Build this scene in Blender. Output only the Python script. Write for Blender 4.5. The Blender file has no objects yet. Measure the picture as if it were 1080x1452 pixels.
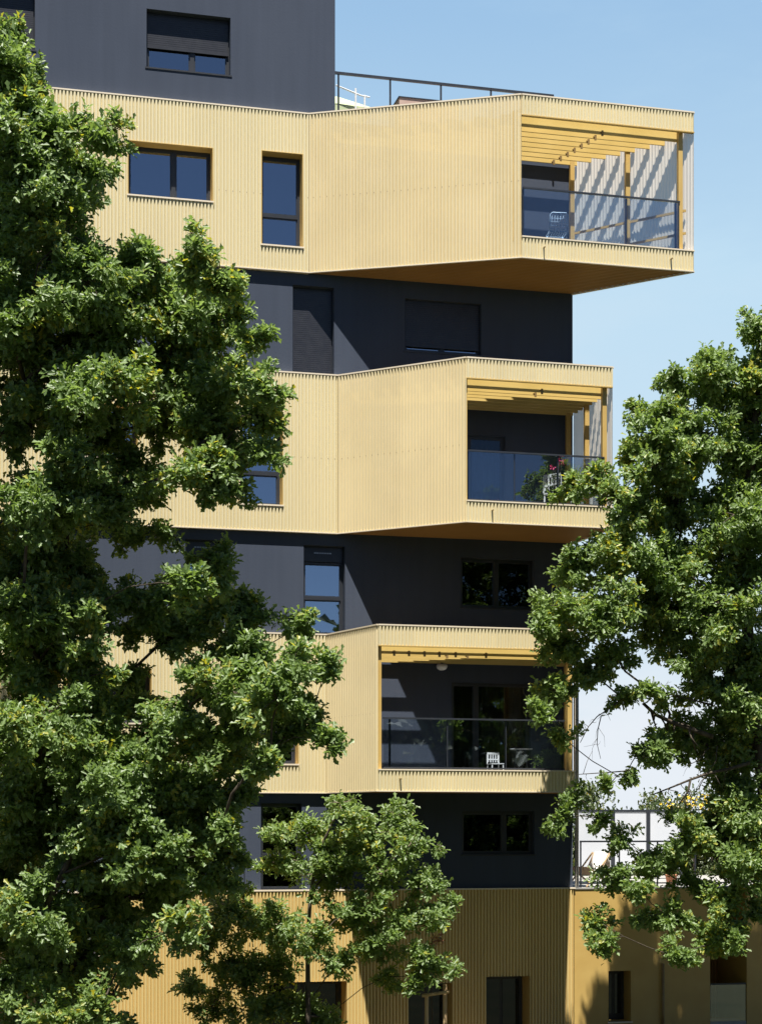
import bpy, math, random
import numpy as np
from mathutils import Vector, Matrix
random.seed(7); rng = np.random.default_rng(11)
C = bpy.context.scene.collection
S = bpy.context.scene

# ------------------------------------------------------------------ survey
F = 2500.0; CX = 540.0; HZ = 1178.0; CAMZ = 5.2          # focal length in photo pixels, horizon row, eye height
AL = math.atan2(F, 10000.0)                              # facade turned from the picture plane
YA = 39.06
Ux, Uy = math.cos(AL), math.sin(AL)
Nx, Ny = math.sin(AL), -math.cos(AL)                     # outward normal of the facade
OVER = 0.07                                              # metal bands stand proud of the rendered wall
F0 = (-102 / F * YA - OVER * Nx, YA - OVER * Ny)
def at(px, py, Y): return Vector(((px - CX) / F * Y, Y, CAMZ + (HZ - py) / F * Y))
def un(px, n=0.0):                                       # facade coordinate u (and depth) on the plane n metres out
    rx = (px - CX) / F
    Y = (n + F0[0] * Nx + F0[1] * Ny) / (rx * Nx + Ny)
    X = rx * Y
    return (X - F0[0]) * Ux + (Y - F0[1]) * Uy, Y
def zz(px, py, n=0.0): return CAMZ + (HZ - py) / F * un(px, n)[1]
def wpos(u, n, z): return Vector((F0[0] + u * Ux + n * Nx, F0[1] + u * Uy + n * Ny, z))

# ------------------------------------------------------------------ materials
def newmat(name):
    m = bpy.data.materials.new(name); m.use_nodes = True
    nt = m.node_tree; b = nt.nodes['Principled BSDF']
    return m, nt, b
def noise_col(nt, b, c0, c1, scale, detail=4, sock='Base Color', stretch=None, lo=.35, hi=.65):
    tc = nt.nodes.new('ShaderNodeTexCoord'); mp = nt.nodes.new('ShaderNodeMapping')
    if stretch: mp.inputs['Scale'].default_value = stretch
    nz = nt.nodes.new('ShaderNodeTexNoise'); nz.inputs['Scale'].default_value = scale; nz.inputs['Detail'].default_value = detail
    cr = nt.nodes.new('ShaderNodeValToRGB')
    cr.color_ramp.elements[0].position = lo; cr.color_ramp.elements[1].position = hi
    cr.color_ramp.elements[0].color = (*c0, 1); cr.color_ramp.elements[1].color = (*c1, 1)
    nt.links.new(tc.outputs['Object'], mp.inputs[0]); nt.links.new(mp.outputs[0], nz.inputs['Vector'])
    nt.links.new(nz.outputs['Fac'], cr.inputs[0]); nt.links.new(cr.outputs[0], b.inputs[sock])
    return nz
def simple(name, c0, c1=None, scale=3, rough=.5, metal=0, stretch=None, spec=None, bump=0):
    m, nt, b = newmat(name)
    c1 = c1 or tuple(min(1, x * 1.12) for x in c0)
    nz = noise_col(nt, b, c0, c1, scale, stretch=stretch)
    b.inputs['Roughness'].default_value = rough; b.inputs['Metallic'].default_value = metal
    if spec is not None: b.inputs['Specular IOR Level'].default_value = spec
    if bump:
        bp = nt.nodes.new('ShaderNodeBump'); bp.inputs['Strength'].default_value = bump; bp.inputs['Distance'].default_value = .01
        n2 = nt.nodes.new('ShaderNodeTexNoise'); n2.inputs['Scale'].default_value = scale * 40
        tc = nt.nodes.new('ShaderNodeTexCoord'); nt.links.new(tc.outputs['Object'], n2.inputs['Vector'])
        nt.links.new(n2.outputs['Fac'], bp.inputs['Height']); nt.links.new(bp.outputs[0], b.inputs['Normal'])
    return m
GOLD0, GOLD1 = (.66, .57, .345), (.71, .615, .375)
M = {}
def sheets(m, width=.912, amp=.05, streak=.06):
    """slight tone shift from one fixed sheet to the next, and soft vertical weathering"""
    nt = m.node_tree; b = nt.nodes['Principled BSDF']; src = b.inputs['Base Color'].links[0].from_socket
    tc = nt.nodes.new('ShaderNodeTexCoord'); sp = nt.nodes.new('ShaderNodeSeparateXYZ'); nt.links.new(tc.outputs['Object'], sp.inputs[0])
    dv = nt.nodes.new('ShaderNodeMath'); dv.operation = 'DIVIDE'; dv.inputs[1].default_value = width; nt.links.new(sp.outputs['X'], dv.inputs[0])
    fl = nt.nodes.new('ShaderNodeMath'); fl.operation = 'FLOOR'; nt.links.new(dv.outputs[0], fl.inputs[0])
    wn = nt.nodes.new('ShaderNodeTexWhiteNoise'); wn.noise_dimensions = '1D'; nt.links.new(fl.outputs[0], wn.inputs['W'])
    mp = nt.nodes.new('ShaderNodeMapping'); mp.inputs['Scale'].default_value = (6, 6, .35); nt.links.new(tc.outputs['Object'], mp.inputs[0])
    nz = nt.nodes.new('ShaderNodeTexNoise'); nz.inputs['Scale'].default_value = 1; nz.inputs['Detail'].default_value = 3; nt.links.new(mp.outputs[0], nz.inputs['Vector'])
    a = nt.nodes.new('ShaderNodeMath'); a.operation = 'MULTIPLY_ADD'; a.inputs[1].default_value = amp; a.inputs[2].default_value = 1 - amp / 2 - streak / 2; nt.links.new(wn.outputs['Value'], a.inputs[0])
    c = nt.nodes.new('ShaderNodeMath'); c.operation = 'MULTIPLY_ADD'; c.inputs[1].default_value = streak; nt.links.new(nz.outputs['Fac'], c.inputs[0]); nt.links.new(a.outputs[0], c.inputs[2])
    mx = nt.nodes.new('ShaderNodeVectorMath'); mx.operation = 'SCALE'; nt.links.new(src, mx.inputs[0]); nt.links.new(c.outputs[0], mx.inputs['Scale'])
    nt.links.new(mx.outputs[0], b.inputs['Base Color'])
M['gold'] = simple('gold_lacquered_metal', GOLD0, GOLD1, .7, .5, 0, (1, 1, .35), 1.0)
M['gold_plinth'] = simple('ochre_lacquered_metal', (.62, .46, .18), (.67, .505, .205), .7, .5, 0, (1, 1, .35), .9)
M['gold_edge'] = simple('gold_edge_trim', (.70, .60, .45), (.74, .64, .49), 2, .45, 0, None, 1.0)
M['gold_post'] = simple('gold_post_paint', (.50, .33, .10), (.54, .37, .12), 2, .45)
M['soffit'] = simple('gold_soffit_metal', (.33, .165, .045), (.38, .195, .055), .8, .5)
M['slat'] = simple('gold_slat_paint', (.60, .43, .13), (.66, .48, .16), 1.5, .5)
M['charcoal'] = simple('charcoal_render', (.054, .066, .094), (.062, .075, .105), .5, .9, 0, (1, 1, .5), .12, .15)
M['frame'] = simple('anthracite_frame', (.022, .025, .031), (.028, .031, .038), 4, .4)
M['shutter'] = simple('anthracite_shutter', (.020, .022, .030), (.028, .030, .038), 6, .38)
M['steel'] = simple('dark_painted_steel', (.035, .04, .05), (.045, .05, .06), 4, .35, .2)
M['white'] = simple('white_plastic', (.72, .73, .74), (.78, .78, .78), 5, .4)
M['whitepaint'] = simple('white_screen_panel', (.56, .59, .64), (.62, .64, .68), 1.2, .5)
M['galv'] = simple('galvanised_pipe', (.32, .33, .35), (.42, .43, .44), 5, .35, .6)
M['spout'] = simple('bronze_spout', (.22, .15, .06), (.28, .19, .08), 8, .45, .2)
M['concrete'] = simple('balcony_concrete', (.30, .29, .27), (.38, .37, .34), 3, .8, bump=.2)
M['bark'] = simple('oak_bark', (.045, .036, .026), (.11, .09, .068), 9, .9, 0, (1, 1, .25), .2, .6)
M['twig'] = simple('pale_twig_bark', (.16, .13, .09), (.26, .21, .15), 9, .85)
M['wood'] = simple('pine_stake', (.36, .24, .12), (.50, .35, .19), 5, .7, 0, (3, 3, .4))
M['blue'] = simple('pale_blue_metal', (.46, .62, .82), (.52, .67, .86), 4, .35)
M['pink'] = simple('pink_petal', (.70, .05, .18), (.80, .10, .28), 9, .6)
M['red'] = simple('red_petal', (.50, .015, .03), (.60, .03, .05), 9, .6)
M['yellow'] = simple('yellow_broom_petal', (.80, .55, .02), (.85, .62, .04), 9, .6)
M['terracotta'] = simple('terracotta', (.42, .17, .09), (.50, .22, .12), 6, .75)
M['tan'] = simple('tan_canvas', (.42, .30, .20), (.50, .37, .26), 5, .9)
M['cream'] = simple('cream_canvas', (.75, .72, .66), (.80, .77, .72), 5, .9)
M['sage'] = simple('sage_sheet', (.42, .48, .28), (.50, .55, .34), 3, .6)
M['brownpanel'] = simple('rose_brown_panel', (.42, .29, .24), (.46, .33, .27), 3, .6)
M['curtain'] = simple('ochre_curtain', (.16, .11, .06), (.21, .15, .085), 9, .9, 0, (6, 6, .2))
M['voile'] = simple('pale_voile', (.62, .62, .60), (.70, .70, .68), 4, .9)
M['grass'] = simple('meadow_ground', (.026, .034, .010), (.055, .052, .020), .35, .95)
M['paving'] = simple('pale_gravel', (.085, .07, .05), (.12, .10, .075), 1.5, .95)

def perforated(name, c0, c1, hole, rough=.45):
    m, nt, b = newmat(name)
    noise_col(nt, b, c0, c1, .7); b.inputs['Roughness'].default_value = rough; b.inputs['Specular IOR Level'].default_value = .9
    tr = nt.nodes.new('ShaderNodeBsdfTransparent'); mx = nt.nodes.new('ShaderNodeMixShader')
    mx.inputs[0].default_value = hole
    out = nt.nodes['Material Output']
    nt.links.new(b.outputs[0], mx.inputs[1]); nt.links.new(tr.outputs[0], mx.inputs[2]); nt.links.new(mx.outputs[0], out.inputs[0])
    return m
M['perf'] = perforated('gold_perforated_sheet', (.69, .575, .335), (.74, .62, .365), .06)
M['perf_end'] = perforated('pale_perforated_sheet', (.60, .53, .43), (.66, .59, .49), .22)

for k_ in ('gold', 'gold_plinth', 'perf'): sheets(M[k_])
sheets(M['charcoal'], 2.4, .03, .22)
def glass_dark(name, base, refl, tint, rough=.015):
    m, nt, b = newmat(name)
    b.inputs['Base Color'].default_value = (*base, 1); b.inputs['Roughness'].default_value = .6
    b.inputs['Specular IOR Level'].default_value = 0
    gl = nt.nodes.new('ShaderNodeBsdfGlossy'); gl.inputs['Color'].default_value = (*tint, 1); gl.inputs['Roughness'].default_value = rough
    mx = nt.nodes.new('ShaderNodeMixShader'); lw = nt.nodes.new('ShaderNodeFresnel'); lw.inputs['IOR'].default_value = refl
    out = nt.nodes['Material Output']
    # slight waviness of the panes
    tc = nt.nodes.new('ShaderNodeTexCoord'); nz = nt.nodes.new('ShaderNodeTexNoise'); nz.inputs['Scale'].default_value = 1.3; nz.inputs['Detail'].default_value = 1
    bp = nt.nodes.new('ShaderNodeBump'); bp.inputs['Strength'].default_value = .10; bp.inputs['Distance'].default_value = .02
    nt.links.new(tc.outputs['Object'], nz.inputs['Vector']); nt.links.new(nz.outputs['Fac'], bp.inputs['Height']); nt.links.new(bp.outputs[0], gl.inputs['Normal'])
    nt.links.new(lw.outputs[0], mx.inputs[0]); nt.links.new(b.outputs[0], mx.inputs[1]); nt.links.new(gl.outputs[0], mx.inputs[2]); nt.links.new(mx.outputs[0], out.inputs[0])
    return m
def glass_clear(name, fac, tint):
    m, nt, b = newmat(name)
    nt.nodes.remove(b)
    tr = nt.nodes.new('ShaderNodeBsdfTransparent'); tr.inputs[0].default_value = (*tint, 1)
    gl = nt.nodes.new('ShaderNodeBsdfGlossy'); gl.inputs['Roughness'].default_value = .01; gl.inputs['Color'].default_value = (.85, .93, 1, 1)
    fr = nt.nodes.new('ShaderNodeFresnel'); fr.inputs['IOR'].default_value = fac
    mx = nt.nodes.new('ShaderNodeMixShader'); out = nt.nodes['Material Output']
    nt.links.new(fr.outputs[0], mx.inputs[0]); nt.links.new(tr.outputs[0], mx.inputs[1]); nt.links.new(gl.outputs[0], mx.inputs[2]); nt.links.new(mx.outputs[0], out.inputs[0])
    return m
M['pane_dark'] = glass_dark('dark_doorway_glass', (.006, .007, .008), 1.5, (.8, .9, 1.0))
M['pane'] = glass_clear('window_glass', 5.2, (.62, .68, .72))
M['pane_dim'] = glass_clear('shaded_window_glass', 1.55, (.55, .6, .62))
M['glass'] = glass_clear('balustrade_glass', 1.95, (.86, .91, .95))

def leafmat(name, c0, c1, c2, trans=.28, rough=.42):
    m, nt, b = newmat(name)
    geo = nt.nodes.new('ShaderNodeNewGeometry'); cr = nt.nodes.new('ShaderNodeValToRGB')
    e = cr.color_ramp.elements; e[0].color = (*c0, 1); e[1].color = (c2[0] * 1.7, c2[1] * 1.2, c2[2] * .6, 1); k = e.new(.95); k.color = (*c2, 1); k = e.new(.5); k.color = (*c1, 1)
    tc = nt.nodes.new('ShaderNodeTexCoord'); nz = nt.nodes.new('ShaderNodeTexNoise'); nz.inputs['Scale'].default_value = 1.1; nz.inputs['Detail'].default_value = 2
    nt.links.new(tc.outputs['Object'], nz.inputs['Vector'])
    ml = nt.nodes.new('ShaderNodeMath'); ml.operation = 'MULTIPLY_ADD'; ml.inputs[1].default_value = 1.1; ml.inputs[2].default_value = -.55; nt.links.new(nz.outputs['Fac'], ml.inputs[0])
    ad_ = nt.nodes.new('ShaderNodeMath'); ad_.use_clamp = True; nt.links.new(geo.outputs['Random Per Island'], ad_.inputs[0]); nt.links.new(ml.outputs[0], ad_.inputs[1])
    nt.links.new(ad_.outputs[0], cr.inputs[0]); nt.links.new(cr.outputs[0], b.inputs['Base Color'])
    b.inputs['Roughness'].default_value = rough; b.inputs['Specular IOR Level'].default_value = .75
    tl = nt.nodes.new('ShaderNodeBsdfTranslucent'); hs = nt.nodes.new('ShaderNodeHueSaturation')
    hs.inputs['Value'].default_value = 1.5; hs.inputs['Saturation'].default_value = 1.15; hs.inputs['Hue'].default_value = .485
    nt.links.new(cr.outputs[0], hs.inputs['Color']); nt.links.new(hs.outputs[0], tl.inputs[0])
    mx = nt.nodes.new('ShaderNodeMixShader'); mx.inputs[0].default_value = trans; out = nt.nodes['Material Output']
    nt.links.new(b.outputs[0], mx.inputs[1]); nt.links.new(tl.outputs[0], mx.inputs[2]); nt.links.new(mx.outputs[0], out.inputs[0])
    return m
M['oakleaf'] = leafmat('oak_leaf', (.114, .184, .048), (.162, .248, .068), (.22, .315, .11), .46, .46)
M['oakleaf2'] = leafmat('oak_leaf_warm', (.120, .192, .048), (.170, .256, .068), (.228, .325, .11), .46, .46)
M['woodleaf'] = leafmat('wood_leaf', (.016, .030, .008), (.026, .044, .012), (.040, .060, .02), .2, .6)
M['bushleaf'] = leafmat('bush_leaf', (.045, .075, .020), (.075, .11, .03), (.12, .15, .05))
M['dryleaf'] = leafmat('dry_leaf', (.20, .08, .035), (.28, .12, .055), (.34, .17, .08))

# ------------------------------------------------------------------ mesh helpers
class MB:
    def __init__(s): s.v = []; s.f = []; s.mi = []
    def quad(s, a, b, c, d, mi=0):
        k = len(s.v); s.v += [tuple(a), tuple(b), tuple(c), tuple(d)]; s.f.append((k, k + 1, k + 2, k + 3)); s.mi.append(mi)
    def poly(s, pts, mi=0):
        k = len(s.v); s.v += [tuple(p) for p in pts]; s.f.append(tuple(range(k, k + len(pts)))); s.mi.append(mi)
    def prism(s, plan, z0, z1, mi=0):                    # plan = list of (x, y) counter-clockwise
        k = len(s.v); n = len(plan)
        s.v += [(x, y, z0) for x, y in plan] + [(x, y, z1) for x, y in plan]
        s.f.append(tuple(range(k + n - 1, k - 1, -1))); s.f.append(tuple(range(k + n, k + 2 * n))); s.mi += [mi, mi]
        for i in range(n):
            j = (i + 1) % n; s.f.append((k + i, k + j, k + n + j, k + n + i)); s.mi.append(mi)
    def box(s, x0, x1, y0, y1, z0, z1, mi=0): s.prism([(x0, y0), (x1, y0), (x1, y1), (x0, y1)], z0, z1, mi)
    def tube(s, pts, rad, seg=8, mi=0, cap=True):
        pts = [Vector(p) for p in pts]
        if not hasattr(rad, '__len__'): rad = [rad] * len(pts)
        k0 = len(s.v); up = None
        for i, p in enumerate(pts):
            t = (pts[min(i + 1, len(pts) - 1)] - pts[max(i - 1, 0)])
            t = t.normalized() if t.length > 1e-9 else Vector((0, 0, 1))
            if up is None:
                a = Vector((0, 0, 1)) if abs(t.z) < .9 else Vector((1, 0, 0)); up = t.cross(a).normalized()
            else:
                up = (up - t * up.dot(t)); up = up.normalized() if up.length > 1e-6 else t.orthogonal().normalized()
            w = t.cross(up)
            for q in range(seg):
                a = 2 * math.pi * q / seg; r = rad[i]
                s.v.append(tuple(p + up * (r * math.cos(a)) + w * (r * math.sin(a))))
        for i in range(len(pts) - 1):
            for q in range(seg):
                a = k0 + i * seg + q; b = k0 + i * seg + (q + 1) % seg
                s.f.append((a, b, b + seg, a + seg)); s.mi.append(mi)
        if cap:
            s.f.append(tuple(range(k0 + seg - 1, k0 - 1, -1))); s.mi.append(mi)
            e = k0 + (len(pts) - 1) * seg; s.f.append(tuple(range(e, e + seg))); s.mi.append(mi)
    def lathe(s, c, prof, seg=20, mi=0):
        k = len(s.v)
        for r, z in prof:
            for q in range(seg):
                a = 2 * math.pi * q / seg; s.v.append((c[0] + r * math.cos(a), c[1] + r * math.sin(a), c[2] + z))
        for i in range(len(prof) - 1):
            for q in range(seg):
                a = k + i * seg + q; b = k + i * seg + (q + 1) % seg
                s.f.append((a, b, b + seg, a + seg)); s.mi.append(mi)
    def build(s, name, mats, parent=None, smooth=False):
        me = bpy.data.meshes.new(name); me.from_pydata(s.v, [], s.f)
        mats = mats if isinstance(mats, (list, tuple)) else [mats]
        for m in mats: me.materials.append(m)
        me.polygons.foreach_set('material_index', s.mi)
        if smooth: me.polygons.foreach_set('use_smooth', [True] * len(s.f))
        me.update()
        o = bpy.data.objects.new(name, me); C.objects.link(o)
        if parent: o.parent = parent
        return o
def tag(o, label=None, cat=None, group=None, kind=None):
    if label: o['label'] = label
    if cat: o['category'] = cat
    if group: o['group'] = group
    if kind: o['kind'] = kind
    return o
def empty(name, loc=(0, 0, 0), rz=0.0):
    o = bpy.data.objects.new(name, None); o.location = loc; o.rotation_euler = (0, 0, rz); o.empty_display_size = .3
    C.objects.link(o); return o

# ------------------------------------------------------------------ corrugated sheet between two plan points (u, n)
PITCH = .076
PROFILE = [(0, .0), (.023, .026), (.053, .026), (.076, .0)]     # V groove, flat crown, V groove
def corrugated(mb, p0, p1, z0, z1, openings=(), depth=.034, mi=0, flip=False, screws=None):
    """plan points are (u, n); ribs stand out on the left-hand outward side; openings = (s0, s1, za, zb) along the run"""
    p0 = Vector(p0); p1 = Vector(p1); d = p1 - p0; L = d.length; t = d / L
    o = Vector((-t.y, t.x))                                # with u to the right and n outward, left of the run is outward
    if flip: o = -o
    brk = []
    k = 0
    while k * PITCH < L + 1e-6:
        for s, h in PROFILE[:-1]:
            q = k * PITCH + s
            if q <= L: brk.append((q, h))
        k += 1
    brk.append((L, 0.0))
    def height(s):
        r = s % PITCH
        for (a, ha), (b, hb) in zip(PROFILE, PROFILE[1:]):
            if a <= r <= b: return ha + (hb - ha) * (r - a) / (b - a)
        return 0
    for (s0, s1, za, zb) in openings:
        for e in (s0, s1): brk.append((e, height(e)))
    brk = sorted(set((round(a, 5), round(h, 5)) for a, h in brk))
    sc = depth / .026
    def P(s, h, z):
        q = p0 + t * s + o * (h * sc); return (q.x, -q.y, z)
    for (a, ha), (b, hb) in zip(brk, brk[1:]):
        if b - a < 1e-5: continue
        mid = (a + b) / 2; spans = [(z0, z1)]
        for (s0, s1, za, zb) in openings:
            if s0 - 1e-6 < mid < s1 + 1e-6:
                ns = []
                for (x, y) in spans:
                    if zb <= x or za >= y: ns.append((x, y)); continue
                    if za > x: ns.append((x, za))
                    if zb < y: ns.append((zb, y))
                spans = ns
        for (x, y) in spans: mb.quad(P(a, ha, x), P(b, hb, x), P(b, hb, y), P(a, ha, y), mi)
    if screws is not None:
        zc, mis = screws; k = 0
        while k * PITCH + .05 < L:
            s = k * PITCH + .038; k += 1
            if k % 2: continue
            if any(s0 < s < s1 and za < zc < zb for (s0, s1, za, zb) in openings): continue
            q = p0 + t * s + o * (depth + .003); r = .007
            a = t * r
            mb.poly([(q.x - a.x, -(q.y - a.y), zc - r), (q.x + a.x, -(q.y + a.y), zc - r), (q.x + a.x, -(q.y + a.y), zc + r), (q.x - a.x, -(q.y - a.y), zc + r)], mis)
def strip(mb, p0, p1, w_out, w_in, z0, z1, mi=0):          # a flat bar along a plan run, from w_in inside to w_out outside
    p0 = Vector(p0); p1 = Vector(p1); t = (p1 - p0).normalized(); o = Vector((-t.y, t.x))
    a = p0 + o * w_out; b = p1 + o * w_out; c = p1 - o * w_in; d = p0 - o * w_in
    mb.prism([(a.x, -a.y), (b.x, -b.y), (c.x, -c.y), (d.x, -d.y)], z0, z1, mi)

# ------------------------------------------------------------------ the apartment building
B = empty('apartment_building', (F0[0], F0[1], 0), AL)
tag(B, 'charcoal apartment block with three gold ribbed metal balcony boxes jutting out', 'building')
UL = -12.0; UD = un(811.3)[0]; DEPTH = 12.0
TOPS = [CAMZ + 15.86, CAMZ + 10.11, CAMZ + 4.34]; H = 3.49
UA = [un(438, OVER)[0], un(479.5, OVER)[0], un(464, OVER)[0]]
NB = 2.2
UB = [un(739, NB)[0], un(661, NB)[0], un(536, NB)[0]]
UC = [un(983, NB)[0], un(867.6, NB)[0], un(814.5, NB)[0]]
ZBASE = zz(700, 1261)                                      # top of the ground-floor band
UBLK = un(475)[0]; ZBLK = CAMZ + 22.0

wall_open = []                                             # openings in the rendered wall (u0, u1, z0, z1)
band_open = [[], [], [], []]                               # openings per metal band
def window(px0, px1, py0, py1, n, band=None, z0=None, recess=.26, vm=None, hm=None, shutter=0.0, shutbox=False, pane='pane', lining='charcoal', curtain=None, sill=True, name='window', label=None):
    u0 = un(px0, n)[0]; u1 = un(px1, n)[0]
    z1 = zz(px0, py0, n); z0 = zz(px0, py1, n) if z0 is None else z0
    wall_open.append((u0, u1, z0, z1))
    if band is not None: band_open[band].append((u0, u1, z0, z1))
    nf = n + (.034 if band is not None else 0)              # front face of what surrounds it
    yf = -nf; yr = -n + recess                             # local y of front and of the frame
    fw = .055
    m = MB()
    # frame: four bars and the mullions
    m.box(u0, u0 + fw, yr, yr + .07, z0, z1); m.box(u1 - fw, u1, yr, yr + .07, z0, z1)
    m.box(u0 + fw, u1 - fw, yr, yr + .07, z0, z0 + fw); m.box(u0 + fw, u1 - fw, yr, yr + .07, z1 - fw, z1)
    if vm: x = u0 + (u1 - u0) * vm; m.box(x - .045, x + .045, yr - .006, yr + .068, z0 + fw, z1 - fw)
    if hm: z = z0 + (z1 - z0) * hm; m.box(u0 + fw, u1 - fw, yr - .006, yr + .068, z - .035, z + .035)
    w = m.build(name, M['frame'], B)
    if label: w['label'] = label
    # sashes: an inner lip round each light
    l = MB()
    xs = [u0 + fw] + ([u0 + (u1 - u0) * vm] if vm else []) + [u1 - fw]
    zs = [z0 + fw] + ([z0 + (z1 - z0) * hm] if hm else []) + [z1 - fw]
    for xa, xb in zip(xs, xs[1:]):
        for za, zb in zip(zs, zs[1:]):
            xa2 = xa + (.045 if xa != xs[0] else 0); xb2 = xb - (.045 if xb != xs[-1] else 0)
            za2 = za + (.035 if za != zs[0] else 0); zb2 = zb - (.035 if zb != zs[-1] else 0)
            p = MB(); s = .028
            l.box(xa2, xa2 + s, yr + .018, yr + .05, za2, zb2); l.box(xb2 - s, xb2, yr + .018, yr + .05, za2, zb2)
            l.box(xa2 + s, xb2 - s, yr + .018, yr + .05, za2, za2 + s); l.box(xa2 + s, xb2 - s, yr + .018, yr + .05, zb2 - s, zb2)
            p.box(xa2 + s, xb2 - s, yr + .035, yr + .045, za2 + s, zb2 - s); p.build('pane', M[pane], w)
    l.build('sash', M['steel'], w)
    if curtain:
        for (c0, c1, cm) in curtain:
            k = MB(); n_ = max(6, int((c1 - c0) * (u1 - u0) / .022)); xs_ = [u0 + (u1 - u0) * (c0 + (c1 - c0) * i / n_) for i in range(n_ + 1)]
            ys_ = [yr + .17 + .028 * math.sin(i * 1.15 + 9 * c0) + .012 * math.sin(i * .41) for i in range(n_ + 1)]
            for i in range(n_): k.quad((xs_[i], ys_[i], z0 + .03), (xs_[i + 1], ys_[i + 1], z0 + .03), (xs_[i + 1], ys_[i + 1], z1), (xs_[i], ys_[i], z1))
            k.build('curtain', M[cm], w, True)
    # lining of the recess
    g = MB(); e = .003
    y_in = yr + .005
    g.quad((u0 + e, yf - e, z0), (u0 + e, y_in, z0), (u0 + e, y_in, z1), (u0 + e, yf - e, z1))
    g.quad((u1 - e, y_in, z0), (u1 - e, yf - e, z0), (u1 - e, yf - e, z1), (u1 - e, y_in, z1))
    g.quad((u0, yf - e, z1 - e), (u0, y_in, z1 - e), (u1, y_in, z1 - e), (u1, yf - e, z1 - e))
    g.quad((u0, yf - e, z0 + e), (u1, yf - e, z0 + e), (u1, y_in, z0 + e), (u0, y_in, z0 + e))
    if band is not None:                                   # thin folded edge round the cut in the ribbed sheet
        t = .014
        g.box(u0 - t, u0 + e, yf - .006, yf + .03, z0, z1); g.box(u1 - e, u1 + t, yf - .006, yf + .03, z0, z1)
        g.box(u0 - t, u1 + t, yf - .006, yf + .03, z1, z1 + t)
    g.build('reveal', M[lining], w)
    if sill:
        k = MB(); k.box(u0 - .03, u1 + .03, yf - .016, yr + .002, z0 - .028, z0 + .006)
        k.build('sill', M['gold_edge'] if lining == 'gold_post' else M['frame'], w)
    if shutter or shutbox:
        zt = z1 - .01; zb = zt - max(shutter, .0) * (z1 - z0 - .06)
        if shutbox: zb = min(zb, z1 - .34)
        k = MB(); ys = yr - .045
        if shutbox:
            k.box(u0 + .02, u1 - .02, ys, yr - .002, z1 - .34, zt)
        z = z1 - (.36 if shutbox else .012)
        while z - .045 > zb + 1e-4:
            k.prism([(u0 + .025, ys + .012), (u1 - .025, ys + .012), (u1 - .025, ys + .024), (u0 + .025, ys + .024)], z - .040, z)
            k.box(u0 + .03, u1 - .03, ys + .018, ys + .022, z - .045, z - .040)
            z -= .045
        k.box(u0 + .02, u1 - .02, ys + .004, ys + .030, z - .045, z)
        k.build('roller_shutter', M['shutter'], w)
        if shutbox:
            v = MB(); c = (u0 + u1) / 2
            for q in range(7): v.box(c - .2 + q * .058, c - .2 + q * .058 + .045, ys - .008, ys - .001, z1 - .16, z1 - .135)
            v.build('air_vent', M['galv'], w)
    return w

n1 = OVER
# gold bands
window(182, 301, 200, 276, n1, band=0, vm=.555, lining='gold_post', curtain=[(.78, .99, 'voile')])
window(371, 428.5, 214.5, 346.5, n1, band=0, hm=.36, lining='gold_post', curtain=[(0, .22, 'voile')])
window(78, 195, 569, 645, n1, band=1, vm=.555, lining='gold_post')
window(342, 400, 583, 714, n1, band=1, hm=.36, lining='gold_post', curtain=[(.5, .98, 'voile')])
window(95, 214, 948, 1024, n1, band=2, vm=.555, lining='gold_post')
window(365, 422, 952, 1083, n1, band=2, hm=.36, lining='gold_post', curtain=[(.05, .95, 'voile')])
window(95, 210, 1290, 1355, n1, band=3, vm=.5, shutter=.55, lining='gold_post')
# rendered storeys
window(208, 327, 12, 95, 0, vm=.555, shutter=.62, recess=.2)
window(-40, 50, -30, 62, 0, vm=.5, shutter=1, recess=.2)
zt2 = TOPS[1] + .015; zt3 = TOPS[2] + .015; ztb = ZBASE + .015
window(415, 473.5, 403.5, 0, 0, z0=zt2, shutter=1, recess=.2, sill=False)
window(574, 682, 423, 497, 0, vm=.5, shutter=.9, recess=.14, label='wide window with its roller shutter nearly closed')
window(213, 264, 380, 0, 0, z0=zt2, shutter=.3, recess=.2, sill=False)
window(430.5, 489, 772.5, 0, 0, z0=zt3, hm=.42, shutter=.2, shutbox=True, recess=.2, sill=False)
window(263, 317, 764, 0, 0, z0=zt3, hm=.42, shutter=.24, shutbox=True, recess=.2, sill=False)
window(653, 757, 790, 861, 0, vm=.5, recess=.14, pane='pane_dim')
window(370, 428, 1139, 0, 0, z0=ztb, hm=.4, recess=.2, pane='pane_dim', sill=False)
window(205, 262, 1136, 0, 0, z0=ztb, hm=.4, recess=.2, sill=False)
window(30, 75, 1135, 0, 0, z0=ztb, hm=.4, shutter=.3, recess=.2, sill=False)
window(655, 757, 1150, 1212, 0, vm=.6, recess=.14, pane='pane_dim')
# glazed doors at the back of the loggias
zf2 = TOPS[1] - H + .36; zf3 = TOPS[2] - H + .36; zf1 = TOPS[0] - H + .36
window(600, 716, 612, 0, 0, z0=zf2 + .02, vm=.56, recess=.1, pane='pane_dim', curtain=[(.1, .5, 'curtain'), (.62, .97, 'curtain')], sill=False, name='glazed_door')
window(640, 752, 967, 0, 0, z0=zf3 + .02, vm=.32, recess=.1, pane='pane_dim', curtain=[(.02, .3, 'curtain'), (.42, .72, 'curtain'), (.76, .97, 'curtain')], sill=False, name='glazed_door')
window(560, 690, 245, 0, 0, z0=zf1 + .02, vm=.5, recess=.1, sill=False, name='glazed_door')

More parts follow.
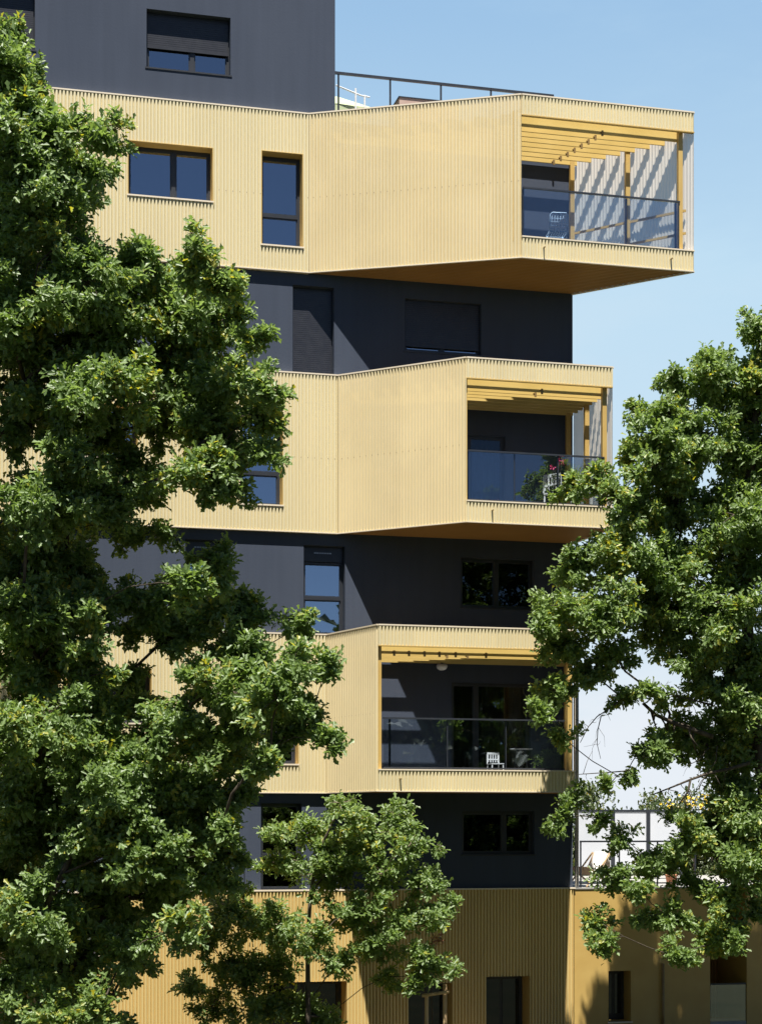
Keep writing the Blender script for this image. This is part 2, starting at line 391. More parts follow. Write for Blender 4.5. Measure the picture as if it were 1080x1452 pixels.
# rendered wall with its openings, end wall, back, roofs
def grid_wall(mb, u0, u1, z0, z1, opens):
    us = sorted(set([u0, u1] + [x for o in opens for x in o[:2] if u0 < x < u1]))
    zs = sorted(set([z0, z1] + [x for o in opens for x in o[2:] if z0 < x < z1]))
    for a, b in zip(us, us[1:]):
        for c, d in zip(zs, zs[1:]):
            um = (a + b) / 2; zm = (c + d) / 2
            if any(o[0] < um < o[1] and o[2] < zm < o[3] for o in opens): continue
            mb.quad((a, 0, c), (b, 0, c), (b, 0, d), (a, 0, d))
zroof = TOPS[0] - .05
w = MB()
grid_wall(w, UL, UD, ZBASE - .02, zroof, wall_open)
grid_wall(w, UL, UBLK, zroof, ZBLK, wall_open)
w.quad((UD, 0, 0), (UD, DEPTH, 0), (UD, DEPTH, zroof), (UD, 0, zroof))
w.quad((UBLK, 0, zroof), (UBLK, DEPTH, zroof), (UBLK, DEPTH, ZBLK), (UBLK, 0, ZBLK))
w.quad((UL, DEPTH, 0), (UL, 0, 0), (UL, 0, ZBLK), (UL, DEPTH, ZBLK))
w.quad((UD, DEPTH, 0), (UL, DEPTH, 0), (UL, DEPTH, zroof), (UD, DEPTH, zroof))
w.quad((UBLK, DEPTH, zroof), (UL, DEPTH, zroof), (UL, DEPTH, ZBLK), (UBLK, DEPTH, ZBLK))
w.quad((UL, 0, ZBLK), (UBLK, 0, ZBLK), (UBLK, DEPTH, ZBLK), (UL, DEPTH, ZBLK))
w.build('wall', M['charcoal'], B)
rf = MB(); rf.box(UBLK + .005, UD - .02, .02, DEPTH - .02, zroof - .2, zroof); rf.build('roof', M['concrete'], B)
# expansion joint lines of the render
def coping(mb, run, z, w_out=.055, w_in=.05, h=.035):
    for a, b in zip(run, run[1:]): strip(mb, a, b, w_out, w_in, z, z + h)

# metal bands left of each box
for k in range(3):
    z1 = TOPS[k]; z0 = z1 - H
    m = MB()
    ops = [(o[0] - UL, o[1] - UL, o[2], o[3]) for o in band_open[k]]
    corrugated(m, (UL, OVER), (UA[k], OVER), z0, z1, ops, screws=(z0 + H * .47, 1))
    b = m.build('ribbed_cladding', [M['gold'], M['spout']], B)
    c = MB(); strip(c, (UL, OVER), (UA[k], OVER), .040, OVER - .002, z1, z1 + .03)
    c.build('coping', M['gold_edge'], b)
    c = MB(); strip(c, (UL, OVER), (UA[k], OVER), .038, OVER - .002, z0 - .022, z0)
    c.build('drip_edge', M['gold_edge'], b)

# ground-floor band
m = MB(); ZG = 0.0
base_ops = []
for (a, b_, y) in ((378, 491, 1393), (578, 640, 1395), (688, 750, 1385)):
    ua = un(a, OVER)[0]; ub = un(b_, OVER)[0]; zt = zz(a, y, OVER); base_ops.append((ua, ub, .15, zt))
UFOLD = un(240, OVER)[0]
ops = [(o[0] - UL, o[1] - UL, o[2], o[3]) for o in base_ops + band_open[3]]
corrugated(m, (UL, OVER), (UD, OVER), .1, ZBASE, ops, depth=.046)
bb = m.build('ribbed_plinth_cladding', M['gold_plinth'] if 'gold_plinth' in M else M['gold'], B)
c = MB(); strip(c, (UL, OVER), (UD + .03, OVER), .056, OVER - .002, ZBASE, ZBASE + .03); c.build('coping', M['gold_edge'], bb)
gw = MB()
gops = base_ops + band_open[3]
us = sorted(set([UL, UD] + [x for o in gops for x in o[:2]])); zs = sorted(set([0, ZBASE] + [x for o in gops for x in o[2:]]))
for a, b_ in zip(us, us[1:]):
    for c0, d0 in zip(zs, zs[1:]):
        um = (a + b_) / 2; zm = (c0 + d0) / 2
        if any(o[0] < um < o[1] and o[2] < zm < o[3] for o in gops): continue
        gw.quad((a, -.004, c0), (b_, -.004, c0), (b_, -.004, d0), (a, -.004, d0))
gw.build('plinth_wall', M['charcoal'], B)
def deep_opening(ua, ub, za, zt, n, depth, name, parent, filler='frame'):
    y0 = -n - .050; y1 = -n + depth
    r = MB(); e = .004
    r.quad((ua + e, y0, za), (ua + e, y1, za), (ua + e, y1, zt), (ua + e, y0, zt)); r.quad((ub - e, y1, za), (ub - e, y0, za), (ub - e, y0, zt), (ub - e, y1, zt))
    r.quad((ua, y0, zt - e), (ua, y1, zt - e), (ub, y1, zt - e), (ub, y0, zt - e)); r.quad((ua, y0, za + e), (ub, y0, za + e), (ub, y1, za + e), (ua, y1, za + e))
    d = MB(); d.box(ua, ub, y1 - .06, y1, za, zt)
    c = (ua + ub) / 2
    dd = d.build(name, M[filler], parent)
    r.build('reveal', M['gold_post'], dd)
    p = MB(); p.box(ua + .09, c - .04, y1 - .072, y1 - .064, za + .15, zt - .1); p.box(c + .04, ub - .09, y1 - .072, y1 - .064, za + .15, zt - .1)
    p.build('pane', M['pane_dark'], dd)
    return dd
for (ua, ub, za, zt) in base_ops: deep_opening(ua, ub, za, zt, OVER, .55, 'entrance_door', B)

# ------------------------------------------------------------------ balcony boxes
def balcony_box(k, rail, posts_px, mid_post):
    z1 = TOPS[k]; z0 = z1 - H
    A = (UA[k], OVER); Bp = (UB[k], NB); Cp = (UC[k], NB); D = (UD - .02, .0)
    fl = z0 + .36; ztf = z1 - .415; zbf = z0 + .43           # floor, bottom of top fascia, top of bottom fascia
    pl = lambda q: (q[0], -q[1])
    def inset(n): # u on AB and CD at distance n
        ta = (n - A[1]) / (Bp[1] - A[1]); td = n / Cp[1]
        return A[0] + (Bp[0] - A[0]) * ta, D[0] + (Cp[0] - D[0]) * td
    s = MB()
    e = .06
    s.prism([(A[0] + .02, -.001), pl((Bp[0] + .05, NB - .05)), pl((Cp[0] - .05, NB - .05)), (D[0], -.001)][::1], z0 + .05, fl)
    bx = s.build('balcony_floor', M['concrete'], B)
    # ribbed soffit under the floor
    so = MB(); n = .0
    while n < NB - .005:
        for (a, b_, ha, hb) in ((0, .03, 0, 0), (.03, .04, 0, .018), (.04, .09, .018, .018), (.09, .10, .018, 0)):
            na = min(n + a, NB); nb = min(n + b_, NB)
            (ua, va), (ub, vb) = inset(max(na, .0)), inset(max(nb, .0))
            so.quad((ua, -na, z0 + ha), (ub, -nb, z0 + hb), (vb, -nb, z0 + hb), (va, -na, z0 + ha))
        n += .10
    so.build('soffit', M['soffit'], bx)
    # perforated side screens
    m = MB(); corrugated(m, A, Bp, z0, z1, screws=(z0 + H * .47, 1)); m.build('perforated_screen', [M['perf'], M['spout']], bx)
    m = MB(); corrugated(m, Cp, (D[0] + .04, .0), z0, z1, depth=.016); m.build('perforated_end_screen', M['perf_end'], bx)
    # front fascias
    m = MB(); corrugated(m, Bp, Cp, ztf, z1); f1 = m.build('top_fascia', M['gold'], bx)
    m = MB(); corrugated(m, Bp, Cp, z0, zbf); m.build('bottom_fascia', M['gold'], bx)
    for nm, za, zb, wd in (('coping', z1, z1 + .03, .040), ('drip_edge', z0 - .022, z0, .038)):
        t = MB()
        for a, b_ in ((A, Bp), (Bp, Cp), (Cp, (D[0], 0))): strip(t, a, b_, wd, .02, za, zb)
        t.build(nm, M['gold_edge'], bx)
    t = MB(); strip(t, Bp, Cp, .044, .12, zbf, zbf + .028)
    t.build('balcony_sill', M['gold_edge'], bx)
    t = MB(); strip(t, Bp, Cp, .034, .05, ztf - .022, ztf); t.build('fascia_return', M['gold_post'], bx)
    t = MB(); t.box(UB[k] + .04, UC[k] - .04, -NB + .02, -NB + .09, z0 + .02, zbf); t.build('edge_beam', M['gold_post'], bx)
    # pergola slats, parallel to the front
    n = .11
    while n < NB - .1:
        ua, ud = inset(n); ua += .07; ud -= .02
        q = MB(); q.box(ua, ud, -n - .019, -n + .019, ztf - .155, ztf + .06); q.build('pergola_slat', M['slat'], bx)
        n += .265
    # posts: inside the end screen and at the front corner of the side screen
    def post(u, n_, w=.10, za=fl, zb=ztf + .09, name='post'):
        q = MB(); q.box(u - w / 2, u + w / 2, -n_ - w / 2, -n_ + w / 2, za, zb); return q.build(name, M['gold_post'], bx)
    for nn in (2.05, 1.12, .10):
        ud = inset(nn)[1]; post(ud - .13, nn)
    ua = inset(2.08)[0]; post(ua + .12 + (-.045 if k == 2 else 0), 2.08, .10)
    # rails along the end screen
    for hgt in (.47, .97):
        q = MB(); a = Vector((inset(2.1)[1] - .04, 2.1)); b_ = Vector((inset(.06)[1] - .04, .06)); strip(q, a, b_, -.02, .055, fl + hgt, fl + hgt + .05); q.build('screen_rail', M['gold_post'], bx)
    # glass balustrade
    (uL, uR), zr, nR = rail, 1.13, NB - .10
    zr0 = zbf + .075; zr1 = zbf + zr
    q = MB(); q.box(uL, uR, -nR - .022, -nR + .022, zr1 - .035, zr1); q.build('handrail', M['steel'], bx)
    q = MB(); q.box(uL, uR, -nR - .018, -nR + .018, zr0 - .03, zr0); q.build('bottom_rail', M['steel'], bx)
    for p in posts_px:
        up = un(p, nR)[0]
        q = MB(); q.box(up - .02, up + .02, -nR + .024, -nR + .06, zbf - .02, zr1 - .04); q.build('railing_post', M['steel'], bx)
    ps = [uL] + [un(p, nR)[0] for p in posts_px if uL + .3 < un(p, nR)[0] < uR - .3] + [uR]
    for a, b_ in zip(ps, ps[1:]):
        q = MB(); q.box(a + .012, b_ - .012, -nR - .005, -nR + .005, zr0 + .002, zr1 - .037); q.build('glass_panel', M['glass'], bx)
    # water spouts poking out of the bottom fascia
    return bx, fl, ztf, zbf, inset
nR = NB - .10
box1 = balcony_box(0, (UB[0] + .06, un(963, nR)[0]), (742, 888, 958), True)
box2 = balcony_box(1, (UB[1] + .06, un(856, nR)[0]), (668, 729, 791, 850), True)
box3 = balcony_box(2, (UB[2] + .13, un(800, nR)[0]), (553, 634, 717, 797), True)
def spout(bx, px, py, k):
    u = un(px, NB)[0]; z = zz(px, py, NB)
    q = MB(); q.tube([(u, -NB + .05, z), (u - .005, -NB - .05, z - .004), (u - .01, -NB - .125, z - .012)], .016, 8)
    q.build('water_spout', M['spout'], bx)
spout(box1[0], 770, 352, 0); spout(box1[0], 950, 368, 0); spout(box2[0], 697, 724, 1); spout(box3[0], 567, 1104, 2)
# little hanging hooks under the slats of the boxes
hk = [(0, .11 + .265 * i, un(784 + 9.8 * i, .11 + .265 * i)[0]) for i in range(8)] + [(1, 1.965, un(767, 1.96)[0]), (1, 1.70, un(758, 1.7)[0])]
hk += [(2, 1.965, un(p_, 1.96)[0]) for p_ in (558, 579, 601, 622, 645, 688)] + [(2, 1.70, un(p_, 1.70)[0]) for p_ in (633, 662)]
for k, n_, u in hk:
    bx, fl, ztf, zbf, inset = (box1, box2, box3)[k]
    q = MB(); q.box(u - .022, u + .022, -n_ - .05, -n_ - .021, ztf - .20, ztf - .085); q.box(u - .05, u - .022, -n_ - .03, -n_ - .021, ztf - .13, ztf - .115)
    q.build('slat_bracket', M['spout'], bx)
# wall lamp in the lowest loggia
u, _ = un(625, .06); z = zz(625, 946, .06)
q = MB(); q.lathe((0, 0, 0), [(.0, .06), (.10, .06), (.125, .03), (.125, 0), (.10, -.05), (.05, -.075), (0, -.08)], 20)
o = q.build('wall_lamp', M['white'], B, True); o.location = (u, -.13, z)
q = MB(); q.lathe((0, 0, 0), [(.03, .06), (.03, .10), (.0, .10)], 12); o2 = q.build('lamp_bracket', M['steel'], o); 
# roof terrace railing
u0 = UBLK + .01; u1 = un(787)[0]; zt = zz(475, 98)
hr = MB(); hr.box(u0, u1, .10, .15, zt - .055, zt); hr.build('roof_handrail', M['steel'], B)
hr = MB(); a = Vector((u1 - .02, -.12)); b_ = Vector((u1 - 1.0, -2.2)); strip(hr, b_, a, .03, .03, zt - .05, zt - .003); hr.build('roof_handrail', M['steel'], B)
for p in (481.5, 555, 627, 698, 769.5):
    u = un(p)[0]; q = MB(); q.box(u - .018, u + .018, .107, .143, zroof, zt - .05); q.build('railing_post', M['steel'], B)
q = MB(); q.box(u1 - 1.0 - .018, u1 - 1.0 + .018, 2.1, 2.14, zroof, zt - .05); q.build('railing_post', M['steel'], B)
# downpipe on the corner
q = MB(); up = UD + .09; q.tube([(up, -.04, ZBASE + .02), (up, -.04, TOPS[2] - .1), (up, .10, TOPS[2] + .1)], .045, 12)
dp = q.build('downpipe', M['galv'], B, True)

# ------------------------------------------------------------------ low wing on the right with its terrace
W = empty('terrace_wing', (F0[0], F0[1], 0), AL)
tag(W, 'low smooth ochre wing with a roof terrace, right of the tower', 'building')
UR0 = un(1006, OVER)[0]; UR1 = un(1058, OVER)[0]; URE = UR1 + 6
wu0, wu1 = un(862, OVER)[0], un(894, OVER)[0]; wz0, wz1 = zz(862, 1449, OVER), zz(862, 1377, OVER)
m = MB()
def gridn(mb, u0, u1, z0, z1, opens, y):
    us = sorted(set([u0, u1] + [x for o in opens for x in o[:2]])); zs = sorted(set([z0, z1] + [x for o in opens for x in o[2:]]))
    for a, b_ in zip(us, us[1:]):
        for c0, d0 in zip(zs, zs[1:]):
            if any(o[0] < (a + b_) / 2 < o[1] and o[2] < (c0 + d0) / 2 < o[3] for o in opens): continue
            mb.quad((a, y, c0), (b_, y, c0), (b_, y, d0), (a, y, d0))
gridn(m, UD + .012, UR0, 0, ZBASE - .01, [(wu0, wu1, wz0, wz1)], -OVER)
gridn(m, UR1, URE, 0, ZBASE - .01, [], -OVER)
m.quad((UR0, -OVER, 0), (UR0, 1.6, 0), (UR0, 1.6, ZBASE - .01), (UR0, -OVER, ZBASE - .01))
m.quad((UR1, 1.6, 0), (UR1, -OVER, 0), (UR1, -OVER, ZBASE - .01), (UR1, 1.6, ZBASE - .01))
m.quad((URE, -OVER, 0), (URE, 10, 0), (URE, 10, ZBASE - .01), (URE, -OVER, ZBASE - .01))
m.quad((URE, 10, 0), (UD, 10, 0), (UD, 10, ZBASE - .01), (URE, 10, ZBASE - .01))
wing = m.build('wall', M['gold_post'], W)
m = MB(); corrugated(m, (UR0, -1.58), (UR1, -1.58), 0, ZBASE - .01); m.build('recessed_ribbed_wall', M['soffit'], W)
m = MB(); m.box(UD + .02, URE, -OVER - .02, 10, ZBASE - .01, ZBASE + .02); m.build('terrace_floor', M['concrete'], W)
d = deep_opening(wu0, wu1, wz0, wz1, OVER - .050, .45, 'window', W)
k = MB(); k.box(wu0 - .03, wu1 + .03, -OVER - .05, -OVER + .04, wz0 - .03, wz0); k.build('sill', M['gold_edge'], d)
q = MB(); u_ = un(938, OVER)[0]; q.tube([(u_, -OVER - .05, 0), (u_, -OVER - .05, zz(938, 1366, OVER))], .035, 10); q.build('downpipe', M['spout'], W, True)
# glass balustrade in the recess
gz0 = zz(1007, 1449, OVER); gz1 = zz(1007, 1397, OVER)
q = MB(); q.box(UR0 + .02, UR1 - .02, -.045, -.035, gz0, gz1); gb = q.build('glass_balustrade', M['glass'], W)
q = MB(); q.box(UR0 + .01, UR1 - .01, -.062, -.018, gz1, gz1 + .04); q.build('handrail', M['steel'], gb)
q = MB(); q.box(UR0 + .01, UR1 - .01, -.062, .6, gz0 - .12, gz0); q.build('balcony_slab', M['concrete'], gb)
# terrace railing
zt = zz(822, 1192, 0)
for u0, u1 in ((UD + .2, URE),):
    q = MB(); q.box(u0, u1, .04, .08, zt - .04, zt); q.build('handrail', M['steel'], W)
    q = MB(); q.box(u0, u1, .045, .075, ZBASE + .10, ZBASE + .13); q.build('bottom_rail', M['steel'], W)
    u = u0 + .02
    while u < u1:
        q = MB(); q.box(u - .015, u + .015, .045, .075, ZBASE + .02, zt - .04); q.build('railing_post', M['steel'], W); u += .95

# ------------------------------------------------------------------ things on the terraces
def place(u, n, z): return wpos(u, n, z)
# privacy screens: three white panels in dark frames on the terrace
nS = -6.5
pxs = [816, 868, 918, 966]
for i, (a, b_) in enumerate(zip(pxs, pxs[1:])):
    ua, ub = un(a, nS)[0], un(b_, nS)[0]; zt = zz(866, 1148, nS); zb = ZBASE + .02
    e = empty('privacy_screen', wpos((ua + ub) / 2, nS, zb), AL); hw = (ub - ua) / 2
    q = MB(); q.box(-hw + .05, hw - .05, -.012, .012, .28, zt - zb - .06); q.build('screen_panel', M['whitepaint'], e)
    for s in (-1, 1):
        x = s * (hw - .03); q = MB(); q.box(x - .028, x + .028, -.03, .03, 0, zt - zb); q.build('frame_post', M['steel'], e)
    q = MB(); q.box(-hw + .058, hw - .058, -.028, .028, zt - zb - .06, zt - zb - .002); q.box(-hw + .058, hw - .058, -.028, .028, .22, .28); q.build('frame_rail', M['steel'], e)
    tag(e, ['white terrace privacy screen nearest the tower corner and its downpipe', 'white terrace privacy screen standing between two others', 'white terrace privacy screen at the hedge end of the row'][i], 'screen', 'white privacy screens on the wing terrace')

def folding_chair(loc, rz, mat, label, s=1.0, grid=True):
    e = empty('folding_chair', loc, rz)
    t = .014
    def tb(name, paths, r=t):
        q = MB()
        for p in paths: q.tube([tuple(c * s for c in x) for x in p], r * s, 8)
        return q.build(name, mat, e, True)
    w = .22
    tb('backrest_frame', [[(-w, .22, .40), (-w, .30, .82), (-w + .05, .31, .87), (w - .05, .31, .87), (w, .30, .82), (w, .22, .40)]])
    for sd in (-1, 1):
        tb('leg', [[(sd * w, -.22, 0), (sd * w, .22, .46)]]); tb('leg', [[(sd * (w - .03), .28, 0), (sd * (w - .03), -.20, .45)]])
    tb('seat_frame', [[(-w, -.22, .45), (w, -.22, .45), (w, .22, .45), (-w, .22, .45), (-w, -.22, .45)]])
    gp = []
    for i in range(6):
        x = -w + .044 + i * (2 * w - .088) / 5; gp.append([(x, .225, .44), (x, .305, .86)])
    for i in range(5):
        z = .5 + i * .08; y = .235 + i * .0145; gp.append([(-w, y, z), (w, y, z)])
    tb('backrest_grid', gp, .006)
    sp = [[(-w + .05 + i * .057, -.22, .455), (-w + .05 + i * .057, .22, .455)] for i in range(7)]
    tb('seat_slats', sp, .008)
    tag(e, label, 'chair'); return e
u = un(788, 1.6)[0]
folding_chair(wpos(u, 1.62, box1[1]), AL + math.pi - .12, M['blue'], 'pale blue metal folding chair with grid back on the top balcony', .9)
def garden_chair(loc, rz, label, s=1.0):
    e = empty('garden_chair', loc, rz)
    for x in (-.21, .21):
        for y in (-.2, .2):
            q = MB(); q.tube([(x * s * 1.1, y * s * 1.1, 0), (x * s, y * s, .44 * s)], [.018 * s, .024 * s], 8); q.build('leg', M['white'], e)
    q = MB(); q.box(-.24 * s, .24 * s, -.23 * s, .23 * s, .44 * s, .47 * s); q.build('seat', M['white'], e)
    q = MB()
    for i in range(5):
        x = (-.19 + i * .095) * s; q.prism([(x - .02 * s, .215 * s), (x + .02 * s, .215 * s), (x + .02 * s, .235 * s), (x - .02 * s, .235 * s)], .52 * s, .80 * s)
    q.box(-.23 * s, .23 * s, .21 * s, .24 * s, .80 * s, .87 * s); q.box(-.23 * s, .23 * s, .21 * s, .24 * s, .60 * s, .64 * s)
    for x in (-.225, .225): q.box((x - .018) * s, (x + .018) * s, .212 * s, .238 * s, .47 * s, .80 * s)
    q.build('backrest', M['white'], e)
    tag(e, label, 'chair'); return e
garden_chair(wpos(un(703, .9)[0], .85, box3[1]), AL + .1, 'white slatted garden chair behind the glass of the lowest balcony', .62)
garden_chair(wpos(un(795, 1.7)[0], 1.5, box2[1]), AL + 2.2, 'white garden chair beside the pink flowers on the middle balcony')
# small round table on the lowest balcony
def table(loc, r, h, mat, label, name='garden_table'):
    e = empty(name, loc)
    q = MB(); q.lathe((0, 0, 0), [(0, h), (r - .01, h), (r, h - .012), (r - .01, h - .025), (0, h - .025)], 28); q.build('tabletop', mat, e)
    for a in range(3):
        c, s_ = math.cos(a * 2.094 + .4), math.sin(a * 2.094 + .4)
        q = MB(); q.tube([(c * r * .8, s_ * r * .8, 0), (c * r * .35, s_ * r * .35, h - .03)], .014, 8); q.build('leg', M['steel'], e)
    tag(e, label, 'table'); return e
table(wpos(un(738, 1.0)[0], 1.0, box3[1]), .26, .62, M['galv'], 'small round grey table on the lowest balcony')
# low crate-like planter of the middle balcony
def planter(loc, rz, L, label, mat, petals, n=14, hgt=.18):
    e = empty('flower_planter', loc, rz)
    q = MB(); q.prism([(-L / 2, -.09), (L / 2, -.09), (L / 2, .09), (-L / 2, .09)], 0, hgt); q.box(-L / 2 - .012, L / 2 + .012, -.102, .102, hgt, hgt + .025); q.build('trough', mat, e)
    return e
def leaf_object(name, P, A, Nn, L, mat, parent, wide=1.0):
    """one mesh of lobed leaves: P base points, A axis, Nn normal, L length (numpy)"""
    n = len(P)
    half = np.array([[0, 0], [.30, .17], [.45, .11], [.72, .28], [.86, .12], [1.0, 0.0]]); half[:, 1] *= wide
    W = np.cross(Nn, A); W /= np.linalg.norm(W, axis=1, keepdims=True) + 1e-9
    Nn = np.cross(A, W)
    K = 10
    prof = [(half[0, 0], 0)] + [(x, y) for x, y in half[1:5]] + [(1.0, 0)] + [(x, -y) for x, y in half[4:0:-1]]
    prof = np.array(prof)                                     # 0 base, 1-4 left, 5 tip, 6-9 right
    fold = np.abs(prof[:, 1]) * .45; droop = -(prof[:, 0] ** 2) * .14
    co = P[:, None, :] + L[:, None, None] * (prof[None, :, 0, None] * A[:, None, :] + prof[None, :, 1, None] * W[:, None, :] + (fold + droop)[None, :, None] * Nn[:, None, :])
    co = co.reshape(-1, 3).astype(np.float32)
    lo = np.array([0, 5, 4, 3, 2, 1, 0, 9, 8, 7, 6, 5])
    idx = (np.arange(n)[:, None] * K + lo[None, :]).reshape(-1).astype(np.int32)
    me = bpy.data.meshes.new(name)
    me.vertices.add(n * K); me.vertices.foreach_set('co', co.reshape(-1))
    me.loops.add(n * 12); me.loops.foreach_set('vertex_index', idx)
    me.polygons.add(n * 2); me.polygons.foreach_set('loop_start', np.arange(n * 2, dtype=np.int32) * 6)
    me.polygons.foreach_set('loop_total', np.full(n * 2, 6, dtype=np.int32))
    me.materials.append(mat); me.update(calc_edges=True); me.validate()
    o = bpy.data.objects.new(name, me); C.objects.link(o)
    if parent: o.parent = parent
    return o
def unit(v): return v / (np.linalg.norm(v, axis=-1, keepdims=True) + 1e-9)

e = planter(wpos(un(744, 1.9)[0], 1.88, box2[1]), AL, .62, '', M['white'], None, hgt=.16)
tag(e, 'long low white planter on the middle balcony floor behind the glass', 'planter')
# pot of pink flowers on the middle balcony
fp = empty('flower_pot', wpos(un(789, 1.9)[0], 1.85, box2[1]))
tag(fp, 'pot of tall pink flowers behind the middle balcony glass', 'flower pot')
q = MB(); q.lathe((0, 0, 0), [(0, 0), (.11, 0), (.15, .26), (.165, .26), (.165, .30), (.14, .30), (.13, .27), (0, .27)], 20); q.build('pot', M['terracotta'], fp, True)
n = 160; P = np.column_stack([rng.normal(0, .10, n), rng.normal(0, .10, n), rng.uniform(.28, .85, n)]); A = unit(rng.normal(0, 1, (n, 3)) + [0, 0, .4]); 
leaf_object('foliage', P, A, unit(rng.normal(0, 1, (n, 3)) + [0, 0, 1.]), rng.uniform(.05, .09, n), M['bushleaf'], fp)
q = MB()
for (x, z) in ((-.08, .98), (.07, 1.12), (.13, 1.13), (-.02, .92)): q.tube([(x * .3, 0, .3), (x, 0, z)], .005, 5)
q.build('stem', M['bark'], fp)
for (x, z) in ((-.08, .98), (.07, 1.12), (.13, 1.10)):
    n = 16; P = np.column_stack([rng.normal(x, .022, n), rng.normal(0, .022, n), rng.normal(z, .022, n)])
    leaf_object('blossom', P, unit(rng.normal(0, 1, (n, 3))), unit(rng.normal(0, 1, (n, 3))), np.full(n, .045), M['pink'], fp, 1.6)
# roof terrace: sage greenhouse-like canopy and a rose brown panel
g = empty('terrace_canopy', wpos(un(497, -3.0)[0], -3.0, zroof), AL)
tag(g, 'sage green canopy with white frame on the roof terrace beside the charcoal block', 'canopy')
q = MB(); hh = zz(490, 137, -3.0) - zroof
q.prism([(-.9, -.5), (.2, -.5), (.2, .6), (-.9, .6)], 0, hh - .42); 
q.v += [(-.9, -.5, hh - .40), (.45, -.5, hh - .42), (.45, .6, hh - .42), (-.9, .6, hh - .40), (-.5, .05, hh), (-.3, .05, hh)]
k = len(q.v) - 6
for f_ in ((0, 1, 5, 4), (1, 2, 5), (2, 3, 4, 5), (3, 0, 4)): q.f.append(tuple(k + i for i in f_)); q.mi.append(0)
q.build('canopy_sheet', M['sage'], g)
for x in (-.02, .2):
    q = MB(); q.tube([(x, -.62, 0), (x, -.62, hh - .06 - x * .6)], .022, 8); q.build('pole', M['white'], g)
q = MB(); q.tube([(-.5, -.62, hh - .02), (.1, -.62, hh - .2), (.32, -.62, hh - .22)], .02, 8); q.build('ridge_bar', M['white'], g)
ua, ub = un(566, -2.0)[0], un(650, -2.0)[0]
g = empty('planter_box', wpos(ua, -2.0, zroof), AL); hh = zz(566, 136.5, -2.0) - zroof
tag(g, 'rose brown boxed planter side on the roof terrace behind the railing', 'planter')
q = MB(); q.box(0, ub - ua, 0, .5, 0, hh - .025); q.build('panel', M['brownpanel'], g)
q = MB(); q.box(-.02, ub - ua + .02, -.02, .52, hh - .025, hh); q.build('cap', M['steel'], g)
# covered deck chair and red flowers on the wing terrace
dc = empty('deck_chair', wpos(un(836, -.5)[0], -.5, ZBASE + .02), AL + .5)
tag(dc, 'tan canvas deck chair with a cream towel thrown over it on the wing terrace', 'chair')
q = MB()
for y in (-.28, .28):
    q.tube([(-.45, y, .02), (.42, y, .80)], .02, 8); q.tube([(.42, y, .02), (-.40, y, .48)], .02, 8)
q.build('frame', M['wood'], dc)
q = MB(); pts = [(-.40, .48), (-.2, .30), (.0, .28), (.18, .42), (.42, .80)]
for (a, za), (b_, zb) in zip(pts, pts[1:]): q.prism([(a, -.26), (b_, -.26), (b_, .26), (a, .26)], 0, .01) if False else q.quad((a, -.26, za), (b_, -.26, zb), (b_, .26, zb), (a, .26, za))
q.build('canvas_sling', M['tan'], dc)
q = MB(); pts = [(-.1, .32), (.1, .40), (.25, .56), (.42, .83), (.47, .80), (.47, .45)]
for (a, za), (b_, zb) in zip(pts, pts[1:]): q.quad((a, -.2, za), (b_, -.22, zb), (b_, .2, zb), (a, .18, za))
q.build('towel', M['cream'], dc)
fp = empty('flower_pot', wpos(un(951, -.6)[0], -.6, ZBASE + .02))
tag(fp, 'pot of deep red flowers at the edge of the wing terrace', 'flower pot')
q = MB(); q.lathe((0, 0, 0), [(0, 0), (.10, 0), (.14, .24), (.15, .24), (.15, .28), (.12, .28), (0, .25)], 18); q.build('pot', M['terracotta'], fp, True)
n = 120; P = np.column_stack([rng.normal(0, .09, n), rng.normal(0, .09, n), rng.uniform(.25, .55, n)])
leaf_object('foliage', P, unit(rng.normal(0, 1, (n, 3)) + [0, 0, .5]), unit(rng.normal(0, 1, (n, 3)) + [0, 0, 1.]), np.full(n, .07), M['bushleaf'], fp)
n = 50; P = np.column_stack([rng.normal(0, .07, n), rng.normal(0, .07, n), rng.normal(.58, .06, n)])
leaf_object('blossom', P, unit(rng.normal(0, 1, (n, 3))), unit(rng.normal(0, 1, (n, 3))), np.full(n, .06), M['red'], fp, 1.6)

